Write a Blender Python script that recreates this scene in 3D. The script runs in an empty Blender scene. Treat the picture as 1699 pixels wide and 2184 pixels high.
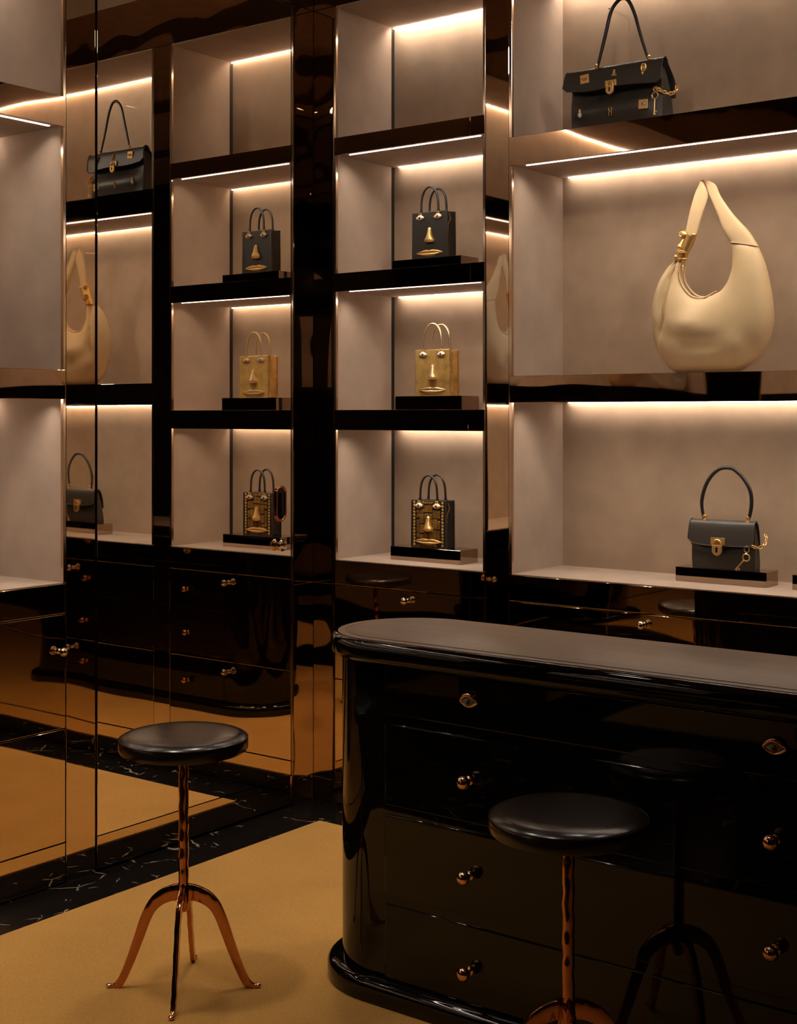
import bpy, bmesh, math, random
from math import sin, cos, pi, radians, sqrt
from mathutils import Vector, Matrix, noise

random.seed(7)
scene = bpy.context.scene
COL = scene.collection

# ------------------------------------------------------------------ camera, world, exposure, lights
cam_d = bpy.data.cameras.new('camera')
cam = bpy.data.objects.new('camera', cam_d)
COL.objects.link(cam)
cam.location = (0, 0, 1.55)
YAW = math.atan2(2230.5, 2949.0)
cam.rotation_euler = (pi / 2, 0, YAW)
cam_d.sensor_fit = 'HORIZONTAL'
cam_d.sensor_width = 36.0
cam_d.lens = 36.0 * 2949.0 / 1699.0
cam_d.shift_x = 0.0
cam_d.shift_y = -(1092.0 - 885.0) / 1699.0
cam_d.clip_start = 0.05
scene.camera = cam

world = bpy.data.worlds.new('world')
scene.world = world
world.use_nodes = True
world.node_tree.nodes['Background'].inputs[0].default_value = (1.0, 0.82, 0.62, 1)
world.node_tree.nodes['Background'].inputs[1].default_value = 0.02

vs = scene.view_settings
vs.view_transform = 'Standard'
vs.look = 'None'
vs.exposure = 0.22
vs.gamma = 1.0
vs.use_curve_mapping = False
scene.cycles.use_light_tree = False
scene.cycles.max_bounces = 9
scene.cycles.glossy_bounces = 6
scene.cycles.diffuse_bounces = 3
scene.cycles.use_adaptive_sampling = True
scene.cycles.adaptive_threshold = 0.04
scene.cycles.sample_clamp_indirect = 4.0
scene.cycles.blur_glossy = 0.3

WARM = (1.0, 0.865, 0.735)
LED_STRENGTH = 5.0
W_FRONT = 2.1     # watts per metre of the strips
LED_BACK = 22.0
W_BACK, W_TOP = 0.62, 2.1
SPOTS = [  # x, y, watts, half-opening (deg), aim point on the floor or on the shelves
    (-2.95, 2.15, 76, 33, (-2.85, 2.25, 0)), (-2.95, 3.45, 66, 32, (-2.95, 3.5, 0)), (-1.9, 1.7, 36, 30, (-1.95, 1.8, 0)),
    (-2.95, 0.75, 46, 30, (-2.95, 0.8, 0)), (-1.9, 3.75, 40, 32, (-1.9, 3.75, 0)), (-0.9, 3.75, 32, 32, (-0.9, 3.75, 0)),
    (0.7, 2.3, 125, 22, (-3.0, 4.45, 2.15)), (0.9, 1.9, 32, 22, (-1.9, 4.5, 1.9)), (-1.3, 1.0, 84, 25, (-3.85, 2.9, 1.9)),
    (-2.0, 1.2, 60, 27, (-2.7, 4.5, 2.6)), (-1.0, 1.3, 26, 24, (-1.9, 4.5, 2.5)),
    (1.6, -1.6, 60, 26, (2.2, -3.2, 2.3)),  # added lamp, brightens the pale panel on the front wall
]
CEIL_Z = 3.72

# ------------------------------------------------------------------ materials
def new_mat(name):
    m = bpy.data.materials.new(name)
    m.use_nodes = True
    nt = m.node_tree
    b = nt.nodes['Principled BSDF']
    return m, nt, b

def N(nt, kind, **kw):
    n = nt.nodes.new(kind)
    for k, v in kw.items():
        if k.startswith('i_'):
            n.inputs[k[2:].replace('_', ' ')].default_value = v
        else:
            setattr(n, k, v)
    return n

def mixcol(nt, fac, a, b):
    n = nt.nodes.new('ShaderNodeMix')
    n.data_type = 'RGBA'
    if isinstance(fac, float):
        n.inputs[0].default_value = fac
    else:
        nt.links.new(fac, n.inputs[0])
    for i, c in ((6, a), (7, b)):
        if isinstance(c, tuple):
            n.inputs[i].default_value = (*c, 1)
        else:
            nt.links.new(c, n.inputs[i])
    return n.outputs[2]

def ramp(nt, src, p0, p1, c0=(0, 0, 0), c1=(1, 1, 1)):
    n = nt.nodes.new('ShaderNodeValToRGB')
    n.color_ramp.elements[0].position = p0
    n.color_ramp.elements[1].position = p1
    n.color_ramp.elements[0].color = (*c0, 1)
    n.color_ramp.elements[1].color = (*c1, 1)
    nt.links.new(src, n.inputs[0])
    return n.outputs[0]

def plain(name, col, rough=0.5, metal=0.0, var=0.0, vscale=20.0, bump=0.0, bscale=200.0, bdist=0.001,
          coat=0.0, sheen=0.0, spec=0.5, coat_rough=0.03, stretch=None):
    m, nt, b = new_mat(name)
    b.inputs['Base Color'].default_value = (*col, 1)
    b.inputs['Roughness'].default_value = rough
    b.inputs['Metallic'].default_value = metal
    b.inputs['Specular IOR Level'].default_value = spec
    b.inputs['Coat Weight'].default_value = coat
    b.inputs['Coat Roughness'].default_value = coat_rough
    b.inputs['Sheen Weight'].default_value = sheen
    tc = N(nt, 'ShaderNodeTexCoord')
    src = tc.outputs['Object']
    if stretch:
        mp = N(nt, 'ShaderNodeMapping')
        mp.inputs['Scale'].default_value = stretch
        nt.links.new(src, mp.inputs['Vector'])
        src = mp.outputs[0]
    if var > 0:
        n = N(nt, 'ShaderNodeTexNoise', i_Scale=vscale, i_Detail=4.0)
        nt.links.new(src, n.inputs['Vector'])
        f = ramp(nt, n.outputs[0], 0.3, 0.7)
        c = mixcol(nt, f, tuple(v * (1 - var) for v in col), tuple(min(1, v * (1 + var)) for v in col))
        nt.links.new(c, b.inputs['Base Color'])
    if bump > 0:
        n = N(nt, 'ShaderNodeTexNoise', i_Scale=bscale, i_Detail=3.0)
        nt.links.new(src, n.inputs['Vector'])
        bp = N(nt, 'ShaderNodeBump', i_Strength=bump, i_Distance=bdist)
        nt.links.new(n.outputs[0], bp.inputs['Height'])
        nt.links.new(bp.outputs[0], b.inputs['Normal'])
    return m

def mirror(name, col, rough=0.015, wave=0.0, wscale=2.5):
    m, nt, b = new_mat(name)
    b.inputs['Base Color'].default_value = (*col, 1)
    b.inputs['Roughness'].default_value = rough
    b.inputs['Metallic'].default_value = 1.0
    if wave > 0:
        tc = N(nt, 'ShaderNodeTexCoord')
        n = N(nt, 'ShaderNodeTexNoise', i_Scale=wscale, i_Detail=0.0)
        nt.links.new(tc.outputs['Object'], n.inputs['Vector'])
        bp = N(nt, 'ShaderNodeBump', i_Strength=1.0, i_Distance=wave)
        nt.links.new(n.outputs[0], bp.inputs['Height'])
        nt.links.new(bp.outputs[0], b.inputs['Normal'])
    return m

def emitter(name, col, strength):
    m, nt, b = new_mat(name)
    b.inputs['Base Color'].default_value = (0.8, 0.75, 0.7, 1)
    b.inputs['Emission Color'].default_value = (*col, 1)
    b.inputs['Emission Strength'].default_value = strength
    return m

M = {}
M['suede'] = plain('taupe_suede', (0.36, 0.262, 0.198), 0.95, var=0.10, vscale=7, bump=0.25, bscale=420, bdist=0.0006, sheen=0.15, spec=0.1)
M['suede_back'] = plain('taupe_suede_back', (0.345, 0.238, 0.162), 0.95, var=0.10, vscale=9, bump=0.25, bscale=420, bdist=0.0006, sheen=0.15, spec=0.1)
M['bronze'] = mirror('bronze_mirror', (0.66, 0.50, 0.36), 0.02, 0.0016, 3.5)
M['bronze_wavy'] = mirror('bronze_mirror_wavy', (0.66, 0.51, 0.37), 0.02, 0.006, 4.5)
M['bronze_base'] = mirror('bronze_mirror_drawer', (0.70, 0.54, 0.36), 0.02, 0.0022, 3.0)
M['bronze_strip'] = mirror('bronze_mirror_strip', (0.74, 0.58, 0.42), 0.02, 0.0016, 2.6)
M['door_mirror'] = mirror('door_mirror', (0.95, 0.86, 0.74), 0.006, 0.0, 1)
M['bronze_edge'] = mirror('bronze_edge', (0.72, 0.56, 0.42), 0.12)
M['dark_gap'] = plain('dark_gap', (0.012, 0.008, 0.006), 0.6)
M['lacquer'] = plain('black_lacquer', (0.0035, 0.0028, 0.0022), 0.03, spec=0.42, coat=0.0, coat_rough=0.02, bump=0.06, bscale=5, bdist=0.002)
M['wall_dark'] = plain('dark_wall', (0.014, 0.010, 0.008), 0.35, var=0.2, vscale=3)
M['ceiling_dark'] = plain('dark_ceiling', (0.07, 0.05, 0.037), 0.6, var=0.1)
M['leather_top'] = plain('brown_desk_leather', (0.13, 0.086, 0.056), 0.34, var=0.16, vscale=5, bump=0.3, bscale=60, bdist=0.0006, spec=0.6, stretch=(0.6, 5, 1))
M['leather_border'] = plain('brown_leather_border', (0.19, 0.12, 0.082), 0.34, var=0.08, vscale=8, spec=0.6)
M['stool_leather'] = plain('black_seat_leather', (0.016, 0.010, 0.007), 0.22, bump=0.18, bscale=14, bdist=0.004, spec=0.6)
M['bag_leather'] = plain('black_grained_leather', (0.034, 0.027, 0.020), 0.42, bump=0.35, bscale=420, bdist=0.0008, spec=0.55)
M['bag_smooth'] = plain('black_smooth_leather', (0.014, 0.011, 0.009), 0.33, bump=0.1, bscale=200, bdist=0.0005, spec=0.5)
M['bag_edge'] = plain('black_leather_edge', (0.05, 0.04, 0.033), 0.4)
M['cream'] = plain('cream_grained_leather', (0.64, 0.455, 0.25), 0.5, bump=0.3, bscale=520, bdist=0.0006, var=0.05, vscale=10, spec=0.35)
M['white_leather'] = plain('white_leather', (0.80, 0.73, 0.62), 0.45, bump=0.2, bscale=400, bdist=0.0005, spec=0.35)
M['gold'] = plain('polished_gold', (0.95, 0.60, 0.22), 0.33, 0.85, bump=0.12, bscale=60, bdist=0.001)
M['gold_leather'] = plain('gold_metallic_leather', (0.78, 0.47, 0.14), 0.27, 0.65, var=0.3, vscale=28, bump=0.5, bscale=34, bdist=0.0018)
M['gold_light'] = plain('pale_gold_leather', (0.95, 0.72, 0.40), 0.3, 1.0, bump=0.15, bscale=60, bdist=0.001)
M['copper'] = plain('polished_copper', (0.54, 0.23, 0.105), 0.12, 1.0, bump=0.16, bscale=22, bdist=0.003)
M['copper_knob'] = plain('copper_knob', (0.86, 0.50, 0.30), 0.08, 1.0)
M['nickel'] = plain('warm_nickel', (0.80, 0.66, 0.50), 0.10, 1.0)
M['croc'] = plain('bronze_crocodile', (0.20, 0.096, 0.019), 0.3, 0.35, var=0.5, vscale=26, bump=0.2, bscale=90, bdist=0.001)
M['croc_edge'] = plain('gold_crocodile_edge', (0.45, 0.25, 0.055), 0.3, 0.4, var=0.3, vscale=40)
M['eye_white'] = plain('eye_enamel', (0.72, 0.66, 0.60), 0.15, spec=0.6)
M['iris_blue'] = plain('blue_iris', (0.02, 0.045, 0.11), 0.1, spec=0.6)
M['iris_red'] = plain('red_iris', (0.22, 0.025, 0.015), 0.1, spec=0.6)
M['iris_teal'] = plain('teal_iris', (0.02, 0.13, 0.15), 0.08, spec=0.6)
M['iris_brown'] = plain('brown_iris', (0.10, 0.03, 0.012), 0.08, spec=0.6)
M['pupil'] = plain('pupil', (0.004, 0.003, 0.003), 0.08)
M['eye_enamel_dark'] = plain('aged_eye_enamel', (0.30, 0.24, 0.18), 0.15, spec=0.6)
M['pearl'] = plain('pearl', (0.7, 0.62, 0.52), 0.2, spec=0.7)
M['plinth'] = mirror('smoked_mirror_plinth', (0.46, 0.36, 0.28), 0.03, 0.0012, 5)
M['led'] = emitter('led_strip_light', WARM, LED_STRENGTH)
M['led_back'] = emitter('led_back_light', WARM, LED_BACK)
M['lamp'] = emitter('downlight_glow', WARM, 6.0)

def make_acrylic():
    m, nt, b = new_mat('clear_acrylic')
    b.inputs['Base Color'].default_value = (1, 1, 1, 1)
    b.inputs['Roughness'].default_value = 0.0
    b.inputs['IOR'].default_value = 1.25
    b.inputs['Transmission Weight'].default_value = 1.0
    return m
M['acrylic'] = make_acrylic()

def make_carpet():
    m, nt, b = new_mat('ochre_carpet')
    tc = N(nt, 'ShaderNodeTexCoord')
    n1 = N(nt, 'ShaderNodeTexNoise', i_Scale=320.0, i_Detail=3.0)
    n2 = N(nt, 'ShaderNodeTexNoise', i_Scale=3.0, i_Detail=3.0)
    for n in (n1, n2):
        nt.links.new(tc.outputs['Object'], n.inputs['Vector'])
    f1 = ramp(nt, n1.outputs[0], 0.3, 0.7)
    c1 = mixcol(nt, f1, (0.40, 0.200, 0.040), (0.60, 0.320, 0.078))
    f2 = ramp(nt, n2.outputs[0], 0.35, 0.65, (0.88, 0.88, 0.88), (1, 1, 1))
    mu = nt.nodes.new('ShaderNodeMix'); mu.data_type = 'RGBA'; mu.blend_type = 'MULTIPLY'
    mu.inputs[0].default_value = 1.0
    nt.links.new(c1, mu.inputs[6]); nt.links.new(f2, mu.inputs[7])
    nt.links.new(mu.outputs[2], b.inputs['Base Color'])
    b.inputs['Roughness'].default_value = 0.95
    b.inputs['Specular IOR Level'].default_value = 0.1
    b.inputs['Sheen Weight'].default_value = 0.15
    bp = N(nt, 'ShaderNodeBump', i_Strength=0.6, i_Distance=0.004)
    nt.links.new(n1.outputs[0], bp.inputs['Height'])
    nt.links.new(bp.outputs[0], b.inputs['Normal'])
    return m
M['carpet'] = make_carpet()

def make_marble():
    m, nt, b = new_mat('black_marble')
    tc = N(nt, 'ShaderNodeTexCoord')
    nz = N(nt, 'ShaderNodeTexNoise', i_Scale=6.0, i_Detail=5.0)
    nt.links.new(tc.outputs['Object'], nz.inputs['Vector'])
    mv = nt.nodes.new('ShaderNodeMix'); mv.data_type = 'RGBA'; mv.inputs[0].default_value = 0.10
    nt.links.new(tc.outputs['Object'], mv.inputs[6]); nt.links.new(nz.outputs[1], mv.inputs[7])
    out = None
    for sc, w, lo, hi in ((4.0, 0.012, 0.53, 0.60), (11.0, 0.022, 0.58, 0.66)):
        vo = N(nt, 'ShaderNodeTexVoronoi', feature='DISTANCE_TO_EDGE', i_Scale=sc)
        nt.links.new(mv.outputs[2], vo.inputs['Vector'])
        ln = ramp(nt, vo.outputs['Distance'], 0.0, w, (1, 1, 1), (0, 0, 0))
        mk = N(nt, 'ShaderNodeTexNoise', i_Scale=sc * 1.5, i_Detail=2.0)
        nt.links.new(tc.outputs['Object'], mk.inputs['Vector'])
        mr = ramp(nt, mk.outputs[0], lo, hi)
        mm = N(nt, 'ShaderNodeMath', operation='MULTIPLY')
        nt.links.new(ln, mm.inputs[0]); nt.links.new(mr, mm.inputs[1])
        if out is None:
            out = mm.outputs[0]
        else:
            mx = N(nt, 'ShaderNodeMath', operation='MAXIMUM')
            nt.links.new(out, mx.inputs[0]); nt.links.new(mm.outputs[0], mx.inputs[1])
            out = mx.outputs[0]
    c = mixcol(nt, out, (0.009, 0.007, 0.006), (0.42, 0.36, 0.29))
    nt.links.new(c, b.inputs['Base Color'])
    b.inputs['Roughness'].default_value = 0.12
    b.inputs['Specular IOR Level'].default_value = 0.35
    return m
M['marble'] = make_marble()

# ------------------------------------------------------------------ mesh helpers
class G:
    def __init__(s):
        s.v = []; s.f = []
    def add(s, v, f):
        o = len(s.v)
        s.v += [tuple(p) for p in v]
        s.f += [tuple(i + o for i in q) for q in f]
        return s
    def box(s, x0, x1, y0, y1, z0, z1):
        v = [(x, y, z) for z in (z0, z1) for y in (y0, y1) for x in (x0, x1)]
        return s.add(v, [(0, 2, 3, 1), (4, 5, 7, 6), (0, 1, 5, 4), (2, 6, 7, 3), (0, 4, 6, 2), (1, 3, 7, 5)])
    def prism(s, pts, a0, a1, plane='xz'):
        n = len(pts)
        def P(p, a):
            if plane == 'xz': return (p[0], a, p[1])
            if plane == 'xy': return (p[0], p[1], a)
            return (a, p[0], p[1])
        v = [P(p, a0) for p in pts] + [P(p, a1) for p in pts]
        f = [tuple(range(n)), tuple(range(2 * n - 1, n - 1, -1))]
        f += [(i, n + i, n + (i + 1) % n, (i + 1) % n) for i in range(n)]
        return s.add(v, f)
    def grid(s, fn, nu, nv, closed_u=False, closed_v=False):
        v = [fn(i / (nu if closed_u else nu - 1), j / (nv if closed_v else nv - 1)) for i in range(nu) for j in range(nv)]
        f = []
        for i in range(nu if closed_u else nu - 1):
            for j in range(nv if closed_v else nv - 1):
                a, b2 = i, (i + 1) % nu
                c, d = j, (j + 1) % nv
                f.append((a * nv + c, b2 * nv + c, b2 * nv + d, a * nv + d))
        return s.add(v, f)
    def tube(s, path, r, n=10, closed=False, flat=(1.0, 1.0), up=None):
        path = [Vector(p) for p in path]
        m = len(path)
        rs = r if isinstance(r, (list, tuple)) else [r] * m
        v = []; prev = Vector(up) if up else None
        for i, p in enumerate(path):
            a = path[(i - 1) % m] if (closed or i > 0) else p
            b = path[(i + 1) % m] if (closed or i < m - 1) else p
            t = (b - a).normalized()
            if up:
                side = t.cross(Vector(up))
                if side.length < 1e-4: side = t.orthogonal()
                side.normalize()
                nn = side.cross(t).normalized()
            else:
                if prev is None: prev = t.orthogonal()
                nn = (prev - t * prev.dot(t)).normalized()
                prev = nn
                side = t.cross(nn)
            for k in range(n):
                an = 2 * pi * k / n
                v.append(p + (side * cos(an) * flat[0] + nn * sin(an) * flat[1]) * rs[i])
        f = []
        for i in range(m if closed else m - 1):
            for k in range(n):
                a, b = i * n, ((i + 1) % m) * n
                f.append((a + k, a + (k + 1) % n, b + (k + 1) % n, b + k))
        if not closed:
            f.append(tuple(range(n - 1, -1, -1)))
            f.append(tuple((m - 1) * n + k for k in range(n)))
        return s.add(v, f)
    def lathe(s, prof, c=(0, 0, 0), n=24, axis='z'):
        v = []
        for r, h in prof:
            for k in range(n):
                a = 2 * pi * k / n
                x, y = r * cos(a), r * sin(a)
                if axis == 'z': p = (x, y, h)
                elif axis == 'y': p = (x, h, y)
                else: p = (h, x, y)
                v.append((c[0] + p[0], c[1] + p[1], c[2] + p[2]))
        m = len(prof); f = []
        for i in range(m - 1):
            for k in range(n):
                f.append((i * n + k, i * n + (k + 1) % n, (i + 1) * n + (k + 1) % n, (i + 1) * n + k))
        if prof[0][0] > 1e-6: f.append(tuple(range(n - 1, -1, -1)))
        if prof[-1][0] > 1e-6: f.append(tuple((m - 1) * n + k for k in range(n)))
        return s.add(v, f)
    def ball(s, c, r, n=14, sc=(1, 1, 1)):
        m = max(6, n // 2)
        v = [];
        for i in range(m + 1):
            th = pi * i / m
            for k in range(n):
                a = 2 * pi * k / n
                v.append((c[0] + r * sc[0] * sin(th) * cos(a), c[1] + r * sc[1] * sin(th) * sin(a), c[2] + r * sc[2] * cos(th)))
        f = [(i * n + k, (i + 1) * n + k, (i + 1) * n + (k + 1) % n, i * n + (k + 1) % n) for i in range(m) for k in range(n)]
        return s.add(v, f)
    def torus(s, c, R, r, n=20, k=8, axis='y', sc=(1, 1)):
        pts = []
        for i in range(n):
            a = 2 * pi * i / n
            u, w = R * sc[0] * cos(a), R * sc[1] * sin(a)
            if axis == 'y': pts.append((c[0] + u, c[1], c[2] + w))
            elif axis == 'x': pts.append((c[0], c[1] + u, c[2] + w))
            else: pts.append((c[0] + u, c[1] + w, c[2]))
        return s.tube(pts, r, k, closed=True)

def finish(name, g, mat, bevel=0.0, smooth=None, seg=2, subsurf=0):
    me = bpy.data.meshes.new(name)
    me.from_pydata(g.v, [], g.f)
    bm = bmesh.new(); bm.from_mesh(me)
    bmesh.ops.remove_doubles(bm, verts=bm.verts, dist=1e-6)
    bmesh.ops.dissolve_degenerate(bm, edges=bm.edges, dist=1e-7)
    bmesh.ops.recalc_face_normals(bm, faces=bm.faces)
    if bevel > 0:
        es = [e for e in bm.edges if len(e.link_faces) == 2 and e.calc_face_angle(0) > radians(35)]
        bmesh.ops.bevel(bm, geom=es, offset=bevel, segments=seg, affect='EDGES', profile=0.5, clamp_overlap=True)
    bm.to_mesh(me); bm.free()
    me.materials.append(M[mat] if isinstance(mat, str) else mat)
    if smooth is not None:
        me.polygons.foreach_set('use_smooth', [True] * len(me.polygons))
        me.set_sharp_from_angle(angle=radians(smooth))
    return me

def thing(name, label, cat, loc=(0, 0, 0), rz=0.0, group=None):
    o = bpy.data.objects.new(name, None)
    o.empty_display_size = 0.1
    COL.objects.link(o)
    o.location = loc; o.rotation_euler = (0, 0, rz)
    o['label'] = label; o['category'] = cat
    if group: o['group'] = group
    return o

def wloc(o):
    p = Vector((0, 0, 0))
    while o is not None:
        p = p + o.location; o = o.parent
    return p

def part(name, g, mat, parent, bevel=0.0, smooth=None, local=False, label=None, seg=2, kind=None):
    """a mesh under parent; vertices given in world space unless local"""
    me = finish(name, g, mat, bevel, smooth, seg)
    o = bpy.data.objects.new(name, me)
    COL.objects.link(o)
    if not local and parent is not None:
        off = wloc(parent)
        for v in me.vertices: v.co -= off
    o.parent = parent
    if label: o['label'] = label
    if kind: o['kind'] = kind
    return o

def structure(name, g, mat, bevel=0.0, smooth=None):
    o = part(name, g, mat, None, bevel, smooth)
    recentre(o)
    o['kind'] = 'structure'
    return o

def recentre(o):
    vs_ = o.data.vertices
    x = [v.co.x for v in vs_]; y = [v.co.y for v in vs_]; z = [v.co.z for v in vs_]
    c = Vector(((min(x) + max(x)) / 2, (min(y) + max(y)) / 2, min(z)))
    for v in vs_: v.co -= c
    o.location = c

def single(name, g, mat, label, cat, group=None, bevel=0.0, smooth=None):
    o = part(name, g, mat, None, bevel, smooth)
    recentre(o)
    o['label'] = label; o['category'] = cat
    if group: o['group'] = group
    return o

def copy_tree(o, parent=None):
    c = o.copy(); COL.objects.link(c); c.parent = parent
    for ch in list(o.children): copy_tree(ch, c)
    return c

def catmull(pts, n):
    """resample a polyline of tuples smoothly to n points"""
    P = [Vector(p) for p in pts]
    out = []
    m = len(P) - 1
    for i in range(n):
        t = i / (n - 1) * m
        k = min(int(t), m - 1); u = t - k
        p0 = P[max(k - 1, 0)]; p1 = P[k]; p2 = P[k + 1]; p3 = P[min(k + 2, m)]
        out.append(0.5 * ((2 * p1) + (p2 - p0) * u + (2 * p0 - 5 * p1 + 4 * p2 - p3) * u * u + (3 * p1 - p0 - 3 * p2 + p3) * u ** 3))
    return out

# ------------------------------------------------------------------ the room
XL, YB = -3.64, 4.243          # faces of the left and the back wall
XR, YF = 2.6, -3.2
MB = 0.22                      # width of the marble border
structure('floor', G().box(XL + MB, XR, 1.55, YB - MB, -0.05, 0.004), 'carpet')
structure('floor_far', G().box(XL + MB, XR, YF, -0.45, -0.05, 0.004), 'carpet')
structure('trim_22', G().box(XL + MB, XR, -0.45, 1.55, -0.05, 0.0), 'marble')
structure('trim_1', G().box(XL - 0.4, XL + MB, YF, YB + 0.45, -0.05, 0.0), 'marble')
structure('trim_2', G().box(XL + MB, XR, YB - MB, YB + 0.45, -0.05, 0.0), 'marble')
structure('ceiling', G().box(XL - 0.45, XR + 0.1, YF - 0.1, YB + 0.5, CEIL_Z, CEIL_Z + 0.1), 'ceiling_dark')
structure('wall_back', G().box(XL - 0.45, XR + 0.1, YB + 0.42, YB + 0.52, 0, CEIL_Z), 'wall_dark')
structure('wall_left', G().box(XL - 0.50, XL - 0.40, YF, YB + 0.42, 0, CEIL_Z), 'wall_dark')
structure('wall_right', G().box(XR, XR + 0.1, YF, YB + 0.42, 0, CEIL_Z), 'wall_dark')
structure('trim_3', G().box(0.9, XR - 0.02, YF, YF + 0.03, 1.95, 2.75), 'suede')  # unseen pale panel added behind the viewer to show in the mirrors
structure('wall_front', G().box(XL - 0.45, XR + 0.1, YF - 0.1, YF, 0, CEIL_Z), 'wall_dark')

TOPZ = 3.178
for i in range(6):                # pale panels added on the unseen ceiling for the mirrors to reflect
    structure('added_ceiling_panel', G().box(XL + 0.15, XR - 0.1, YF + 0.2 + i * 1.22, YF + 1.15 + i * 1.22, CEIL_Z - 0.006, CEIL_Z - 0.0005), 'suede')
# bronze mirror panels framing the niches on the back wall
def back_panel(n, x0, x1, z0, z1, mat='bronze_strip', y=YB):
    return structure(n, G().box(x0, x1, y, y + 0.02, z0, z1), mat, 0.0008)
k = 3
def trim():
    global k
    k += 1
    if k == 22: k += 1
    return 'trim_%d' % k
for z0, z1 in ((0.0, 0.8735), (0.8755, TOPZ)):
    back_panel(trim(), XL + 0.001, -3.533, z0, z1, 'bronze_wavy')
    structure(trim(), G().box(XL - 0.02, XL, 4.124, YB - 0.001, z0, z1), 'bronze_wavy', 0.0008)
back_panel(trim(), -2.8085, -2.7075, 0.0, TOPZ, 'bronze_strip')
back_panel(trim(), -0.898, XR, 0.0, TOPZ, 'bronze_base')
back_panel(trim(), XL + 0.001, XR, TOPZ + 0.002, 3.41, 'bronze_wavy')
back_panel(trim(), XL + 0.001, XR, 3.412, CEIL_Z, 'suede_back', y=YB + 0.004)
# left wall: mirror pilaster beside the door, header and the dark wall beyond the shelves
structure(trim(), G().box(XL - 0.02, XL, 2.989, 3.112, 0.0, TOPZ), 'bronze_strip', 0.0008)
structure(trim(), G().box(XL - 0.02, XL, -2.6, 2.987, TOPZ + 0.002, CEIL_Z), 'bronze_wavy', 0.0008)
structure(trim(), G().box(XL - 0.02, XL, 2.989, YB - 0.002, TOPZ + 0.002, CEIL_Z), 'bronze_strip', 0.0008)
structure(trim(), G().box(XL - 0.02, XL, -0.298, 0.498, 0.0, TOPZ), 'lacquer', 0.0008)
structure(trim(), G().box(XL - 0.02, XL, YF, -2.602, 0.0, TOPZ), 'wall_dark', 0.0008)
structure(trim(), G().box(XL - 0.05, XL - 0.022, 3.10, 4.13, 0.0, TOPZ), 'dark_gap')

# mirror door in the left wall
door = bpy.data.objects.new('door_1', None); COL.objects.link(door); door['kind'] = 'structure'
door.location = (XL, 3.62, 0)
part('mirror_panel', G().box(XL - 0.02, XL + 0.001, 3.121, 4.106, 0.124, TOPZ - 0.002), 'door_mirror', door, 0.0008)
part('bottom_rail', G().box(XL - 0.02, XL, 3.121, 4.118, 0.012, 0.121), 'bronze_strip', door, 0.0008)
part('door_stile', G().box(XL - 0.02, XL + 0.004, 4.108, 4.112, 0.03, TOPZ - 0.002), 'bronze_edge', door)
part('door_stile', G().box(XL - 0.02, XL + 0.002, 4.116, 4.120, 0.03, TOPZ - 0.002), 'bronze_edge', door)
def stadium(cy, cz, hw, hh, n=10):
    pts = []
    for i in range(n + 1):
        a = pi * i / n
        pts.append((cy + hw * cos(a), cz + (hh - hw) + hw * sin(a)))
    for i in range(n + 1):
        a = pi + pi * i / n
        pts.append((cy + hw * cos(a), cz - (hh - hw) + hw * sin(a)))
    return pts
hp = stadium(4.043, 1.203, 0.026, 0.066)
hnd = part('pull_handle', G().tube([(XL + 0.004, a, b) for a, b in hp], 0.0055, 8, closed=True), 'copper', door, smooth=50, label='copper oval flush pull handle')
part('handle_recess', G().prism(stadium(4.043, 1.203, 0.024, 0.064), XL + 0.0015, XL + 0.004, 'yz'), 'lacquer', hnd)
kn = G().lathe([(0.012, 0.001), (0.012, 0.012), (0.022, 0.016), (0.0235, 0.022), (0.020, 0.027), (0.0, 0.029)], (XL, 4.034, 1.04), 20, 'x')
dk = part('door_knob', kn, 'nickel', door, smooth=40, label='small round nickel knob')
part('knob_rim', G().torus((XL + 0.024, 4.034, 1.04), 0.0185, 0.0022, 20, 6, 'x'), 'nickel', dk, smooth=60)

# recessed downlights in the ceiling; the last is added to light the rear panel
for i, (x, y, w, ang, aim) in enumerate(SPOTS):
    t = thing('ceiling_downlight', 'small round recessed downlight in the dark ceiling', 'ceiling light', (x, y, CEIL_Z - 0.012), group='recessed ceiling downlights')
    part('bezel', G().torus((0, 0, 0.004), 0.05, 0.007, 20, 6, 'z'), 'bronze_edge', t, smooth=60, local=True)
    part('lens', G().lathe([(0.0, 0.006), (0.045, 0.006), (0.045, 0.011), (0.0, 0.011)], n=20), 'lamp', t, local=True)
    ld = bpy.data.lights.new('downlight', 'SPOT')
    ld.energy = w; ld.color = WARM; ld.spot_size = radians(2 * ang); ld.spot_blend = 1.0; ld.shadow_soft_size = 0.11
    lo = bpy.data.objects.new('downlight', ld); COL.objects.link(lo)
    lo.parent = t; lo.location = (0, 0, -0.03)
    lo.rotation_euler = (Vector(aim) - Vector((x, y, CEIL_Z - 0.042))).to_track_quat('-Z', 'Y').to_euler()

# ------------------------------------------------------------------ knobs
def knob_mesh(c, axis_dir, r=0.0178, base=0.0115, stem=0.014):
    """ball knob; axis_dir = (dx, dy) unit outward"""
    g = G()
    prof = [(base, 0.0), (base, 0.004), (base * 0.62, 0.006), (base * 0.5, stem * 0.7)]
    m = 12
    for i in range(1, m + 1):
        th = pi * i / m
        rr = r * sin(th); hh = stem + r * 0.92 - r * cos(th) * 0.85
        if hh > stem * 0.7 and (rr > base * 0.5 or i > m / 2): prof.append((max(rr, 0.0), hh))
    v0 = G().lathe(prof, n=18)
    dx, dy = axis_dir
    g.add([(c[0] + p[2] * dx - p[0] * dy, c[1] + p[2] * dy + p[0] * dx, c[2] + p[1]) for p in v0.v], v0.f)
    return g

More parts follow.
